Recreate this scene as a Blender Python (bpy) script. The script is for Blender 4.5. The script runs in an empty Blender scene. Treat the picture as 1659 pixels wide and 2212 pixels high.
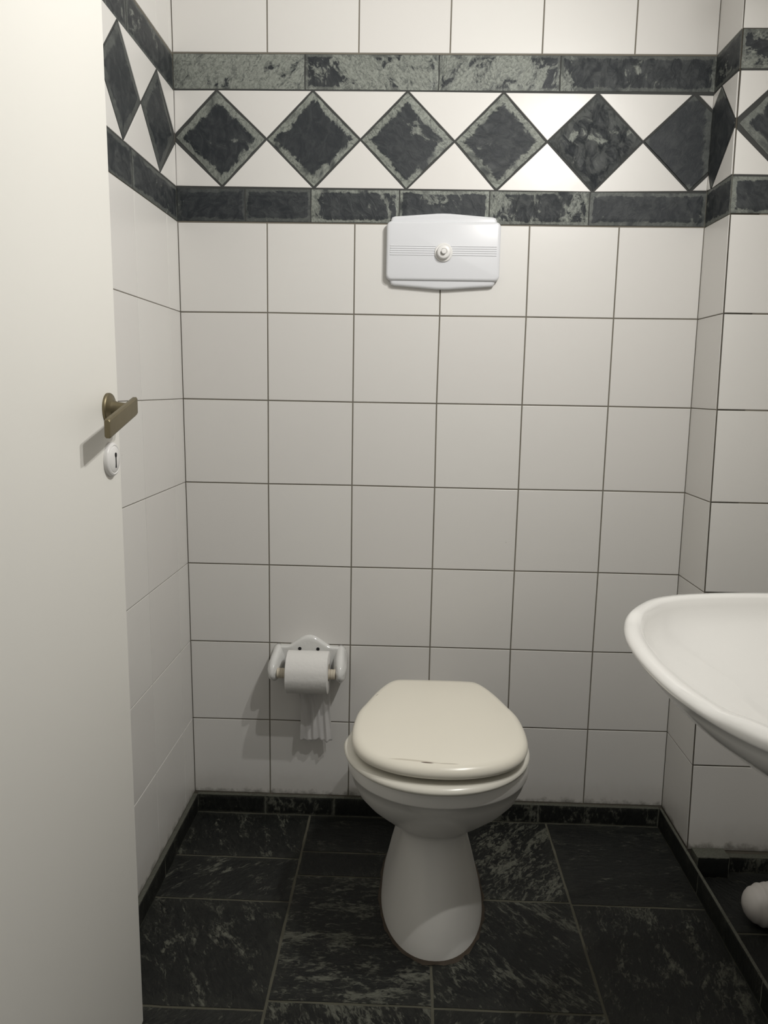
import bpy, bmesh, math, random
from mathutils import Vector, Matrix, Euler
random.seed(7)
S = bpy.context.scene
COL = S.collection

# ------------------------------------------------------------------ camera
cam = bpy.data.cameras.new('camera'); co = bpy.data.objects.new('camera', cam); COL.objects.link(co)
co.location = (.5342, -1.8293, 1.0822)
co.rotation_euler = tuple(math.radians(a) for a in (80.9192, -1.0051, 1.8491))
cam.sensor_fit = 'VERTICAL'; cam.sensor_height = 36.0; cam.lens = 36.0 * 1661.19 / 2212
cam.clip_start = .02
S.camera = co
# ------------------------------------------------------------------ world, lamps, exposure
w = bpy.data.worlds.new('world'); S.world = w; w.use_nodes = True
w.node_tree.nodes['Background'].inputs[0].default_value = (1.0, .985, .95, 1)
w.node_tree.nodes['Background'].inputs[1].default_value = .17
S.view_settings.view_transform = 'Standard'; S.view_settings.look = 'None'
S.view_settings.gamma = 1; S.view_settings.use_curve_mapping = False
S.view_settings.exposure = 0.0
LAMP = [Vector((1.02, -.82, 1.90)), Vector((1.02, -1.08, 1.90))]
AIM = Vector((-.77, .37, -.50))
def lamp(p, e, r):
    """a bulb; its wide, soft-edged aimed beam is made up to balance the walls"""
    l = bpy.data.lights.new('bulb_light', 'SPOT'); l.energy = e; l.shadow_soft_size = r; l.color = (1.0, .982, .948)
    l.spot_size = math.radians(178); l.spot_blend = 1.0
    o = bpy.data.objects.new('bulb_light', l); COL.objects.link(o); o.location = p
    o.rotation_euler = AIM.to_track_quat('-Z', 'Y').to_euler()
for p in LAMP:
    lamp(p, 20.0, .012)
    l = bpy.data.lights.new('bulb_fill', 'POINT'); l.energy = 1.5; l.shadow_soft_size = .03; l.color = (1.0, .982, .948)  # added weak point light at each bulb, fills what the spot leaves dim
    o = bpy.data.objects.new('bulb_fill', l); COL.objects.link(o); o.location = p

# ------------------------------------------------------------------ materials
def mat(name):
    m = bpy.data.materials.new(name); m.use_nodes = True
    return m, m.node_tree, m.node_tree.nodes['Principled BSDF']
def simple(name, col, rough=.4, metal=0, spec=.5, bump=0, bscale=60, mottle=0, coat=0):
    m, t, b = mat(name)
    b.inputs['Base Color'].default_value = (*col, 1); b.inputs['Roughness'].default_value = rough
    b.inputs['Metallic'].default_value = metal; b.inputs['Specular IOR Level'].default_value = spec
    b.inputs['Coat Weight'].default_value = coat
    tc = t.nodes.new('ShaderNodeTexCoord')
    if mottle:
        n = t.nodes.new('ShaderNodeTexNoise'); n.inputs['Scale'].default_value = 9; n.inputs['Detail'].default_value = 4
        t.links.new(tc.outputs['Object'], n.inputs['Vector'])
        r = t.nodes.new('ShaderNodeMix'); r.data_type = 'RGBA'
        r.inputs[6].default_value = (*[c * (1 - mottle) for c in col], 1); r.inputs[7].default_value = (*[min(1, c * (1 + mottle)) for c in col], 1)
        t.links.new(n.outputs[0], r.inputs[0]); t.links.new(r.outputs[2], b.inputs['Base Color'])
    if bump:
        n = t.nodes.new('ShaderNodeTexNoise'); n.inputs['Scale'].default_value = bscale; n.inputs['Detail'].default_value = 3
        t.links.new(tc.outputs['Object'], n.inputs['Vector'])
        bp = t.nodes.new('ShaderNodeBump'); bp.inputs['Strength'].default_value = bump; bp.inputs['Distance'].default_value = .001
        t.links.new(n.outputs[0], bp.inputs['Height']); t.links.new(bp.outputs[0], b.inputs['Normal'])
    return m

def ramp(t, src, p0, p1, inv=False):
    r = t.nodes.new('ShaderNodeMapRange'); r.interpolation_type = 'SMOOTHSTEP'
    r.inputs[1].default_value = p0; r.inputs[2].default_value = p1
    if inv: r.inputs[3].default_value = 1; r.inputs[4].default_value = 0
    t.links.new(src, r.inputs[0]); return r.outputs[0]
def math_(t, op, a, b=None):
    n = t.nodes.new('ShaderNodeMath'); n.operation = op
    for i, v in enumerate((a, b)):
        if v is None: continue
        if isinstance(v, (int, float)): n.inputs[i].default_value = v
        else: t.links.new(v, n.inputs[i])
    return n.outputs[0]
def mixc(t, f, a, b):
    n = t.nodes.new('ShaderNodeMix'); n.data_type = 'RGBA'
    for i, v in ((0, f), (6, a), (7, b)):
        if isinstance(v, tuple): n.inputs[i].default_value = (*v, 1) if len(v) == 3 else v
        elif isinstance(v, (int, float)): n.inputs[i].default_value = v
        else: t.links.new(v, n.inputs[i])
    return n.outputs[2]
def noise(t, vec, scale, detail=4, rough=.55, dist=0):
    n = t.nodes.new('ShaderNodeTexNoise'); n.inputs['Scale'].default_value = scale; n.inputs['Detail'].default_value = detail
    n.inputs['Roughness'].default_value = rough; n.inputs['Distortion'].default_value = dist
    t.links.new(vec, n.inputs['Vector']); return n.outputs[0]

def tile_mat():
    m, t, b = mat('white_glazed_tile')
    tc = t.nodes.new('ShaderNodeTexCoord'); at = t.nodes.new('ShaderNodeAttribute'); at.attribute_name = 'prm'
    sp = t.nodes.new('ShaderNodeSeparateColor'); t.links.new(at.outputs['Color'], sp.inputs[0])
    # per-tile tone and a faint mottled glaze
    c = mixc(t, sp.outputs[0], (.725, .708, .68), (.76, .747, .715))
    n = noise(t, tc.outputs['Object'], 7, 3)
    c = mixc(t, math_(t, 'MULTIPLY', n, .35), c, (.69, .672, .65))
    # grime and mould where the tiles meet the floor
    sx = t.nodes.new('ShaderNodeSeparateXYZ'); t.links.new(tc.outputs['Object'], sx.inputs[0])
    n2 = noise(t, tc.outputs['Object'], 38, 6, .65)
    h = math_(t, 'ADD', sx.outputs[2], math_(t, 'MULTIPLY', math_(t, 'SUBTRACT', n2, .5), .05))
    g = ramp(t, h, .046, .066, True)
    c = mixc(t, math_(t, 'MULTIPLY', g, .75), c, (.06, .058, .05))
    g2 = ramp(t, h, .05, .13, True)
    c = mixc(t, math_(t, 'MULTIPLY', g2, .25), c, (.33, .30, .25))
    # small chips and specks
    v = t.nodes.new('ShaderNodeTexVoronoi'); v.inputs['Scale'].default_value = 9; t.links.new(tc.outputs['Object'], v.inputs['Vector'])
    sk = ramp(t, v.outputs['Distance'], .006, .014, True)
    c = mixc(t, math_(t, 'MULTIPLY', sk, .6), c, (.2, .18, .15))
    t.links.new(c, b.inputs['Base Color'])
    b.inputs['Roughness'].default_value = .33; b.inputs['Specular IOR Level'].default_value = .42
    bp = t.nodes.new('ShaderNodeBump'); bp.inputs['Strength'].default_value = .25; bp.inputs['Distance'].default_value = .001
    t.links.new(noise(t, tc.outputs['Object'], 28, 2), bp.inputs['Height']); t.links.new(bp.outputs[0], b.inputs['Normal'])
    return m
# slate: prm = (edge amount, light amount, seed, relief); uv = local position, -1..1 on each tile
def slate_mat(name, dark, mid, light, rough=.55, stretch=(1, 1, 1), fleck=False):
    m, t, b = mat(name)
    tc = t.nodes.new('ShaderNodeTexCoord'); at = t.nodes.new('ShaderNodeAttribute'); at.attribute_name = 'prm'
    sp = t.nodes.new('ShaderNodeSeparateColor'); t.links.new(at.outputs['Color'], sp.inputs[0])
    uv = t.nodes.new('ShaderNodeUVMap'); su = t.nodes.new('ShaderNodeSeparateXYZ'); t.links.new(uv.outputs[0], su.inputs[0])
    cx = t.nodes.new('ShaderNodeCombineXYZ')
    seed = math_(t, 'MULTIPLY', sp.outputs[2], 37.0)
    for i in range(3): t.links.new(seed, cx.inputs[i])
    va = t.nodes.new('ShaderNodeVectorMath'); t.links.new(tc.outputs['Object'], va.inputs[0]); t.links.new(cx.outputs[0], va.inputs[1])
    # turn the grain by the tile's own seed
    vr = t.nodes.new('ShaderNodeVectorRotate'); vr.rotation_type = 'EULER_XYZ'
    cr = t.nodes.new('ShaderNodeCombineXYZ'); t.links.new(seed, cr.inputs[2 if fleck else 1]); t.links.new(va.outputs[0], vr.inputs['Vector']); t.links.new(cr.outputs[0], vr.inputs['Rotation'])
    mp = t.nodes.new('ShaderNodeMapping'); mp.inputs['Scale'].default_value = stretch; t.links.new(vr.outputs[0], mp.inputs[0])
    V = mp.outputs[0]
    nbig = noise(t, V, 9, 5, .6, 1.0); nmid = noise(t, V, 58 if fleck else 36, 8, .70, .8); nfin = noise(t, V, 150, 5, .6)
    n3 = noise(t, V, 15, 3, .5)
    # light weathered rim along the tile's edges
    e = math_(t, 'MAXIMUM', math_(t, 'ABSOLUTE', su.outputs[0]), math_(t, 'ABSOLUTE', su.outputs[1]))
    for nn, k in ((nmid, .50), (nbig, .40), (nfin, .12)):
        e = math_(t, 'ADD', e, math_(t, 'MULTIPLY', math_(t, 'SUBTRACT', nn, .5), k))
    rim = math_(t, 'MULTIPLY', ramp(t, e, .77, .84), math_(t, 'MULTIPLY', sp.outputs[0], ramp(t, n3, .30, .46)))
    # light patches: how much of the tile they cover follows the light amount
    thr = math_(t, 'SUBTRACT', .86, math_(t, 'MULTIPLY', sp.outputs[1], .62))
    f = math_(t, 'ADD', nmid, math_(t, 'MULTIPLY', math_(t, 'SUBTRACT', nbig, .5), .8 if fleck else 1.3))
    dlt = math_(t, 'SUBTRACT', f, thr)
    pat = ramp(t, dlt, 0, .05); pat2 = ramp(t, dlt, .06, .14)
    var = ramp(t, nmid, .38, .68)
    c = mixc(t, math_(t, 'MULTIPLY', var, math_(t, 'ADD', .25, math_(t, 'MULTIPLY', at.outputs['Alpha'], .75))), dark, mid)
    lc = mixc(t, ramp(t, nfin, .3, .7), light, tuple(x * .62 for x in light))
    # thin dark cracks run through the light parts
    vn = math_(t, 'ABSOLUTE', math_(t, 'SUBTRACT', noise(t, V, 17, 7, .65, 2.2), .5))
    crk = ramp(t, vn, .003, .022, True)
    if fleck:
        c = mixc(t, math_(t, 'MULTIPLY', pat, .75), c, tuple(x * .42 for x in light))
        c = mixc(t, math_(t, 'MULTIPLY', pat2, .6), c, lc)
        c = mixc(t, math_(t, 'MULTIPLY', rim, .7), c, tuple(x * .5 for x in light))
        c = mixc(t, math_(t, 'MULTIPLY', math_(t, 'MULTIPLY', crk, ramp(t, nbig, .5, .62)), .4), c, tuple(x * .8 for x in light))
        L = math_(t, 'MAXIMUM', rim, pat)
    else:
        L = math_(t, 'MAXIMUM', rim, math_(t, 'ADD', math_(t, 'MULTIPLY', pat, .55), math_(t, 'MULTIPLY', pat2, .40)))
        c = mixc(t, L, c, lc)
        c = mixc(t, math_(t, 'MULTIPLY', crk, math_(t, 'MULTIPLY', L, .65)), c, dark)
    t.links.new(c, b.inputs['Base Color'])
    t.links.new(math_(t, 'ADD', math_(t, 'MULTIPLY', nmid, .3), rough - .15), b.inputs['Roughness'])
    b.inputs['Specular IOR Level'].default_value = .35
    bp = t.nodes.new('ShaderNodeBump'); bp.inputs['Strength'].default_value = .8
    t.links.new(math_(t, 'MULTIPLY', math_(t, 'ADD', at.outputs['Alpha'], .12), .006), bp.inputs['Distance'])
    rid = t.nodes.new('ShaderNodeTexNoise'); rid.noise_type = 'RIDGED_MULTIFRACTAL' if 'RIDGED_MULTIFRACTAL' in [i.identifier for i in rid.bl_rna.properties['noise_type'].enum_items] else 'FBM'
    rid.inputs['Scale'].default_value = 32; rid.inputs['Detail'].default_value = 6; t.links.new(V, rid.inputs['Vector'])
    hh = math_(t, 'ADD', math_(t, 'MULTIPLY', nmid, .8), math_(t, 'MULTIPLY', rid.outputs[0], .35))
    t.links.new(math_(t, 'ADD', hh, math_(t, 'MULTIPLY', L, -.15)), bp.inputs['Height']); t.links.new(bp.outputs[0], b.inputs['Normal'])
    return m

M = {}
M['tile'] = tile_mat()
M['grout'] = simple('tile_grout', (.17, .155, .125), .9, mottle=.35, bump=.4, bscale=200)
M['slate'] = slate_mat('wall_slate', (.019, .023, .027), (.082, .088, .088), (.29, .31, .275), .52, (1, 1, 1.5))
M['slate_grout'] = simple('slate_grout', (.05, .052, .05), .9, mottle=.3)
M['floor_slate'] = slate_mat('floor_slate', (.0075, .0085, .008), (.026, .027, .023), (.20, .205, .165), .5, (1.0, 2.4, 1), True)
M['floor_grout'] = simple('floor_grout', (.095, .092, .068), .9, mottle=.5, bump=.5, bscale=120)
M['ceiling'] = simple('ceiling_paint', (.82, .81, .79), .9)
M['door'] = simple('door_paint', (.80, .785, .735), .42, spec=.4, bump=.12, bscale=45)
M['brass'] = simple('tarnished_brass', (.20, .17, .105), .42, metal=.8, mottle=.35, bump=.15, bscale=90)
M['white_plastic'] = simple('white_plastic', (.78, .77, .75), .35)
M['black'] = simple('dark_void', (.006, .006, .007), .8)
M['plate'] = simple('bluish_white_plastic', (.71, .72, .745), .22, spec=.5)
M['ceramic'] = simple('white_ceramic', (.86, .85, .82), .10, coat=.3)
M['holder'] = simple('holder_ceramic', (.76, .76, .74), .12, bump=.9, bscale=75, coat=.4)
M['pan'] = simple('pan_ceramic', (.80, .785, .745), .25)
M['seat'] = simple('cream_seat_plastic', (.80, .775, .69), .24)
M['paper'] = simple('tissue_paper', (.80, .79, .765), .95, spec=.1, bump=1.0, bscale=75)
M['spindle'] = simple('beige_spindle', (.62, .56, .45), .55)
M['sealant'] = simple('brown_sealant', (.062, .046, .031), .8, mottle=.5, bump=.6, bscale=150)
M['chrome'] = simple('lamp_metal', (.7, .7, .7), .25, metal=1)
M['bin'] = simple('ribbed_white_plastic', (.62, .59, .56), .5)

# lid: cream plastic with a worn scratch on its front edge
def lid_mat():
    m = simple('cream_lid_plastic', (.86, .82, .71), .25); t = m.node_tree; b = t.nodes['Principled BSDF']
    tc = t.nodes.new('ShaderNodeTexCoord'); sx = t.nodes.new('ShaderNodeSeparateXYZ'); t.links.new(tc.outputs['Object'], sx.inputs[0])
    def blot(x0, y0, hx, hy, slope=0.0):
        dx = math_(t, 'DIVIDE', math_(t, 'SUBTRACT', sx.outputs[0], x0), hx)
        yy = math_(t, 'SUBTRACT', sx.outputs[1], math_(t, 'ADD', math_(t, 'MULTIPLY', math_(t, 'SUBTRACT', sx.outputs[0], x0), slope), y0))
        dy = math_(t, 'DIVIDE', yy, hy)
        d = math_(t, 'ADD', math_(t, 'MULTIPLY', dx, dx), math_(t, 'MULTIPLY', dy, dy))
        return ramp(t, d, .3, 1.0, True)
    c = (.86, .82, .71)
    c = mixc(t, math_(t, 'MULTIPLY', blot(-.045, -.5735, .055, .0035, -.16), .35), c, (.33, .27, .18))
    c = mixc(t, math_(t, 'MULTIPLY', blot(-.026, -.579, .013, .002, -.1), .9), c, (.07, .03, .02))
    c = mixc(t, math_(t, 'MULTIPLY', blot(.012, -.5805, .02, .0016), .45), c, (.25, .2, .14))
    c = mixc(t, math_(t, 'MULTIPLY', blot(-.125, -.285, .003, .0015, .6), .9), c, (.15, .12, .08))
    t.links.new(c, b.inputs['Base Color']); return m
M['lid'] = lid_mat()

# ------------------------------------------------------------------ helpers
def link(name, me, mats, parent=None):
    o = bpy.data.objects.new(name, me); COL.objects.link(o)
    for m in mats: me.materials.append(M[m])
    if parent: o.parent = parent
    return o
def obj(name, bm, mats, parent=None, smooth=False, recalc=True):
    if isinstance(mats, str): mats = [mats]
    me = bpy.data.meshes.new(name)
    if recalc: bmesh.ops.recalc_face_normals(bm, faces=bm.faces)
    bm.to_mesh(me); bm.free()
    if smooth: me.polygons.foreach_set('use_smooth', [True] * len(me.polygons))
    return link(name, me, mats, parent)
def tag(o, label=None, cat=None, group=None, kind=None):
    if label: o['label'] = label
    if cat: o['category'] = cat
    if group: o['group'] = group
    if kind: o['kind'] = kind
    return o
def thing(name, label, cat, loc=(0, 0, 0), group=None):
    o = bpy.data.objects.new(name, None); o.empty_display_size = .05; COL.objects.link(o); o.location = loc
    return tag(o, label, cat, group)
def box(bm, a, b, mi=0):
    vs = [bm.verts.new((x, y, z)) for x in (a[0], b[0]) for y in (a[1], b[1]) for z in (a[2], b[2])]
    for f in ((0, 1, 3, 2), (4, 6, 7, 5), (0, 4, 5, 1), (2, 3, 7, 6), (0, 2, 6, 4), (1, 5, 7, 3)):
        bm.faces.new([vs[i] for i in f]).material_index = mi
def loft(bm, rings, cap0=True, cap1=True, closed=True, loop=False, mi=0):
    R = [[bm.verts.new(p) for p in r] for r in rings]
    n = len(R[0])
    pairs = list(zip(R, R[1:])) + ([(R[-1], R[0])] if loop else [])
    for a, b in pairs:
        for i in range(n if closed else n - 1):
            j = (i + 1) % n; f = bm.faces.new((a[i], a[j], b[j], b[i])); f.material_index = mi
    if cap0 and not loop: bm.faces.new(R[0][::-1]).material_index = mi
    if cap1 and not loop: bm.faces.new(R[-1]).material_index = mi
    return R

class Wall:
    """collects tiles laid on a surface given by P(u, v) and its outward normal n"""
    def __init__(s, P, n):
        s.P, s.n = P, Vector(n).normalized(); s.bm = bmesh.new()
        s.uv = s.bm.loops.layers.uv.new('uv'); s.pr = s.bm.loops.layers.float_color.new('prm')
    def slab(s, pts, gap=.0027, t=.0013, bev=.0010, mi=0, prm=None, wob=0, uvc=None):
        """pts: convex polygon in (u, v), any winding"""
        if prm is None: prm = (random.random(), 0, random.random(), 0)
        pts = [Vector(p) for p in pts]
        ar = sum(pts[i].x * pts[(i + 1) % len(pts)].y - pts[(i + 1) % len(pts)].x * pts[i].y for i in range(len(pts)))
        if ar < 0: pts = pts[::-1]
        c = sum(pts, Vector((0, 0))) / len(pts)
        def inset(P, d):
            out = []
            n = len(P)
            for i in range(n):
                a, b, e = P[i - 1], P[i], P[(i + 1) % n]
                d1 = (b - a).normalized(); d2 = (e - b).normalized()
                n1 = Vector((-d1.y, d1.x)); n2 = Vector((-d2.y, d2.x))
                k = 1 + n1.dot(n2)
                out.append(b + (n1 + n2) * (d / max(k, .35)))
            return out
        base = inset(pts, gap / 2)
        if wob:
            # chipped, slightly wandering edges
            q = []
            n = len(base)
            for i in range(n):
                a, b = base[i], base[(i + 1) % n]
                L = (b - a).length; k = max(2, int(L / .012)); nn = Vector((-(b - a).y, (b - a).x)).normalized()
                for j in range(k):
                    q.append(a + (b - a) * (j / k) + (nn * random.uniform(0, wob) if j else nn * wob * .3))
            base = q
            mid = [p + (c - p).normalized() * bev * .4 for p in base]; top = [p + (c - p).normalized() * bev * 1.2 for p in base]
        else:
            mid = inset(base, bev * .35); top = inset(base, bev * 1.1)
        R = []
        for P, h in ((base, 0), (mid, t - bev * .35), (top, t)):
            R.append([s.bm.verts.new(s.P(p.x, p.y) + s.n * h) for p in P])
        fs = []
        n = len(base)
        for a, b in zip(R, R[1:]):
            for i in range(n): fs.append(s.bm.faces.new((a[i], a[(i + 1) % n], b[(i + 1) % n], b[i])))
        fs.append(s.bm.faces.new(R[-1]))
        if uvc is None:
            us = [p.x for p in pts]; vs = [p.y for p in pts]
            cu, cv = (min(us) + max(us)) / 2, (min(vs) + max(vs)) / 2; hu, hv = (max(us) - min(us)) / 2, (max(vs) - min(vs)) / 2
            # the weathered rim keeps the same width on long and short sides
            m_ = min(hu, hv)
            f = lambda p: (math.copysign(max(0, 1 - (hu - abs(p.x - cu)) / m_), p.x - cu), math.copysign(max(0, 1 - (hv - abs(p.y - cv)) / m_), p.y - cv))
        else:
            f = uvc
        flat = {}
        for P, ring in zip((base, mid, top), R):
            for p, v in zip(P, ring): flat[v] = p
        for fc in fs:
            fc.material_index = mi
            for lp in fc.loops:
                lp[s.uv].uv = f(flat[lp.vert]); lp[s.pr] = prm
    def grid_slab(s, u0, u1, v0, v1, gap=.003, t=.002, mi=0, prm=None, n=(8, 4), wob=.0008, diamond=None):
        """a slate piece whose face is subdivided so its weathered rim can follow the edges. diamond: four tips instead"""
        if prm is None: prm = (random.random(), 0, random.random(), 0)
        if u1 < u0: u0, u1 = u1, u0
        if v1 < v0: v0, v1 = v1, v0
        if diamond:
            Tp = [Vector(p) for p in diamond]     # left, top, right, bottom
            c = sum(Tp, Vector((0, 0))) / 4
            Tp = [p + (c - p).normalized() * gap * .7 for p in Tp]
            F = lambda a, b: (Tp[0] * (1 - a) * (1 - b) + Tp[1] * a * (1 - b) + Tp[2] * a * b + Tp[3] * (1 - a) * b)
        else:
            g = gap / 2
            F = lambda a, b: Vector((u0 + g + (u1 - u0 - 2 * g) * a, v0 + g + (v1 - v0 - 2 * g) * b))
        hu, hv = ((u1 - u0), (v1 - v0)) if not diamond else (1, 1)
        mm = min(abs(hu), abs(hv))
        nu, nv = n
        V = {}
        for i in range(nu + 1):
            for j in range(nv + 1):
                a, b = i / nu, j / nv
                p = F(a, b); ed = i in (0, nu) or j in (0, nv)
                if ed:
                    cc = F(.5, .5); p = p + (cc - p).normalized() * random.uniform(0, wob)
                h = t * (.45 if ed else 1)
                pu, pv = a * 2 - 1, b * 2 - 1
                ru = math.copysign(max(0, 1 - (1 - abs(pu)) * abs(hu) / mm), pu); rv = math.copysign(max(0, 1 - (1 - abs(pv)) * abs(hv) / mm), pv)
                V[i, j] = (s.bm.verts.new(s.P(p.x, p.y) + s.n * h), (ru, rv), p)
        fs = []
        for i in range(nu):
            for j in range(nv):
                q = [V[i, j], V[i + 1, j], V[i + 1, j + 1], V[i, j + 1]]
                fs.append((s.bm.faces.new([x[0] for x in q]), q))
        rim = [(i, 0) for i in range(nu)] + [(nu, j) for j in range(nv)] + [(i, nv) for i in range(nu, 0, -1)] + [(0, j) for j in range(nv, 0, -1)]
        lo = [s.bm.verts.new(s.P(V[k][2].x, V[k][2].y)) for k in rim]
        for k in range(len(rim)):
            k2 = (k + 1) % len(rim)
            fc = s.bm.faces.new((V[rim[k]][0], lo[k], lo[k2], V[rim[k2]][0]))
            for lp in fc.loops: lp[s.uv].uv = V[rim[k]][1]; lp[s.pr] = prm
            fc.material_index = mi
        for fc, q in fs:
            fc.material_index = mi
            for lp in fc.loops:
                x = [y for y in q if y[0] == lp.vert][0]; lp[s.uv].uv = x[1]; lp[s.pr] = prm
    def backing(s, u0, u1, v0, v1, h=.0006, mi=1):
        vs = [s.bm.verts.new(s.P(u, v) + s.n * h) for u, v in ((u0, v0), (u1, v0), (u1, v1), (u0, v1))]
        s.bm.faces.new(vs).material_index = mi
    def done(s, name, mats):
        me = bpy.data.meshes.new(name)
        bmesh.ops.recalc_face_normals(s.bm, faces=s.bm.faces)
        # slabs are open at the back: make sure faces look outward
        for f in s.bm.faces:
            if len(f.verts) > 2 and f.normal.dot(s.n) < -.5: f.normal_flip()
        s.bm.to_mesh(me); s.bm.free()
        return link(name, me, mats)

# the walls lean very slightly out of plumb
xl = lambda z: .005 - .0075 * z
xr = lambda z: 1.199 - .006 * z
yp = lambda z: -.178 + .028 * z
CEIL = 2.42
RW = 1.42       # right wall behind the washbasin
YF = -1.42      # front wall with the doorway
ROW = [1.453, 1.252, 1.051, .852, .652, .4535, .2505, .051]
BB = (1.453, 1.5275)      # lower slate band
UB = (1.7345, 1.8100)     # upper slate band
TOPR = [1.810, 2.012, 2.214, CEIL]

# ------------------------------------------------------------------ structure
def shell(name, quads, m='grout', kind='structure'):
    """a solid backing behind the tiles: each quad is given by 4 corners, thickened away from the room"""
    bm = bmesh.new()
    for q, n in quads:
        n = Vector(n)
        a = [bm.verts.new(Vector(p)) for p in q]; b = [bm.verts.new(Vector(p) - n * .05) for p in q]
        bm.faces.new(a); bm.faces.new(b[::-1])
        for i in range(4): bm.faces.new((a[i], b[i], b[(i + 1) % 4], a[(i + 1) % 4]))
    return bm
def wall_obj(name, W, backing, mats):
    """one wall: backing and tiles in one mesh"""
    q, n = backing
    nn = Vector(n)
    a = [W.bm.verts.new(Vector(p)) for p in q]; b = [W.bm.verts.new(Vector(p) - nn * .06) for p in q]
    fs = [W.bm.faces.new(a), W.bm.faces.new(b[::-1])]
    for i in range(4): fs.append(W.bm.faces.new((a[i], b[i], b[(i + 1) % 4], a[(i + 1) % 4])))
    for f in fs: f.material_index = 1
    o = W.done(name, mats)
    o['kind'] = 'structure'
    return o

# ---- back wall
W = Wall(lambda u, v: Vector((u, 0, v)), (0, -1, 0))
X = [0, .2010, .4020, .600, .7990, 1.0, 1.195]
jit = {}
GR = {(0, 0): (-.003, 1.457), (0, 1): (.2004, 1.4549), (0, 2): (.4019, 1.4512), (0, 4): (.8014, 1.4514)}
for r in range(8):
    for c in range(7):
        x = X[c] + random.uniform(-.0008, .0008); z = ROW[r] + random.uniform(-.0008, .0008)
        if c == 0: x = xl(z) + .001
        if c == 6: x = xr(z) - .001
        jit[r, c] = (x, z)
for r in range(7):
    for c in range(6):
        W.slab([jit[r, c], jit[r, c + 1], jit[r + 1, c + 1], jit[r + 1, c]])
XU = [0, .204, .4067, .6075, .8085, 1.0095, 1.19]
for r in range(3):
    for c in range(6):
        a, b = XU[c], XU[c + 1]
        z0, z1 = TOPR[r], TOPR[r + 1]
        W.slab([(a if c else xl(z0) + .001, z0 + .001), (b if c < 5 else xr(z0) - .001, z0 + .001), (b if c < 5 else xr(z1) - .001, z1), (a if c else xl(z1) + .001, z1)])
# white triangles between the slate diamonds
DT = [(.0901, 1.7345), (.3056, 1.7345), (.5163, 1.7345), (.7284, 1.7335), (.9349, 1.7325), (1.1435, 1.7315)]
DB = [(.0997, 1.5285), (.3087, 1.5275), (.517, 1.5272), (.7196, 1.5262), (.9348, 1.5250), (1.1484, 1.5285)]
DR = [(-.0065, 1.6338), (.2015, 1.6318), (.4127, 1.6322), (.6232, 1.6300), (.8287, 1.6309), (1.0395, 1.6326)]
TG = dict(gap=.0035, t=.0022, bev=.0012)
for i in range(5):
    W.slab([DT[i], DT[i + 1], DR[i + 1]], **TG)
    W.slab([DB[i], DB[i + 1], DR[i + 1]], **TG)
W.slab([(xl(1.7), 1.7345), DT[0], (xl(1.64), 1.638)], **TG)
W.slab([(xl(1.6), 1.5285), DB[0], (xl(1.6), 1.628)], **TG)
W.slab([(DT[5][0] + .008, 1.7305), (1.188, 1.7305), (1.188, 1.697)], **TG)
W.slab([(DB[5][0] + .004, 1.5295), (1.189, 1.5295), (1.189, 1.566)], **TG)
WB = wall_obj('wall_back', W, ([(-.06, .0, -.02), (1.25, .0, -.02), (1.25, .0, CEIL), (-.06, .0, CEIL)], (0, -1, 0)), ['tile', 'grout'])

# ---- slate border on the back wall (diamonds and two bands)
W = Wall(lambda u, v: Vector((u, -.0002, v)), (0, -1, 0))
def band(W, js, z0, z1, prms, n=(10, 4)):
    for a, b, p in zip(js, js[1:], prms): W.grid_slab(a, b, z0, z1, prm=p, n=n, gap=.0018, t=.0025, wob=.0012)
# (edge, light, seed, relief)
band(W, [xl(1.77) + .001, .288, .5844, .85, xr(1.77) - .001], UB[0] + .0008, UB[1] - .0008, [(.35, .85, .11, .25), (.4, .72, .23, .3), (.3, .74, .37, .3), (.3, .42, .55, .7)], (16, 5))
band(W, [xl(1.49) + .001, .1516, .3018, .5027, .7056, .9295, xr(1.49) - .001], BB[0] + .001, BB[1] - .001,
     [(.15, .18, .61, .25), (.25, .22, .67, .3), (.9, .42, .31, .35), (1., .36, .83, .35), (.7, .56, .47, .8), (.35, .22, .71, .35)], (12, 5))
DP = [(.9, .18, .13, .15), (1., .12, .29, .1), (1., .2, .41, .2), (1., .24, .59, .45), (.1, .40, .73, 1.5), (.25, .1, .87, .2)]
for i in range(5):
    W.grid_slab(0, 1, 0, 1, prm=DP[i], n=(10, 10), gap=.0045, t=.0028, wob=.0018, diamond=[DR[i], DT[i], DR[i + 1], DB[i]])
# the last diamond is cut by the corner
W.slab([DR[5], DT[5], (1.188, 1.6945), (1.189, 1.5700), DB[5]], gap=.004, t=.0028, bev=.001, wob=.001, prm=DP[5])
W.backing(xl(1.6) + .002, xr(1.6) - .002, 1.4545, 1.8090)
o = W.done('trim_1', ['slate', 'slate_grout']); o['kind'] = 'structure'

# ---- left wall
W = Wall(lambda u, v: Vector((xl(v), u, v)), (1, 0, 0))
YL = [-.001, -.082, -.286, -.488, -.690, -.892, -1.094, -1.296, YF]
for r in range(7):
    for c in range(len(YL) - 1):
        W.slab([(YL[c], ROW[r]), (YL[c + 1], ROW[r]), (YL[c + 1], ROW[r + 1]), (YL[c], ROW[r + 1])], gap=.0014)
YU = [-.001, -.022, -.112, -.315, -.517, -.72, -.92, -1.12, -1.32, YF]
for r in range(3):
    for c in range(len(YU) - 1):
        W.slab([(YU[c], TOPR[r]), (YU[c + 1], TOPR[r]), (YU[c + 1], TOPR[r + 1]), (YU[c], TOPR[r + 1])], gap=.0014)
def dia_run(W, y0, sgn, n, zt, zb, zm, pitch=.211):
    pass
zt, zb, zm = 1.7330, 1.5270, 1.630
tips = [-.011, -.2265, -.4375, -.6485, -.8595, -1.0705, -1.2815]
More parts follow.
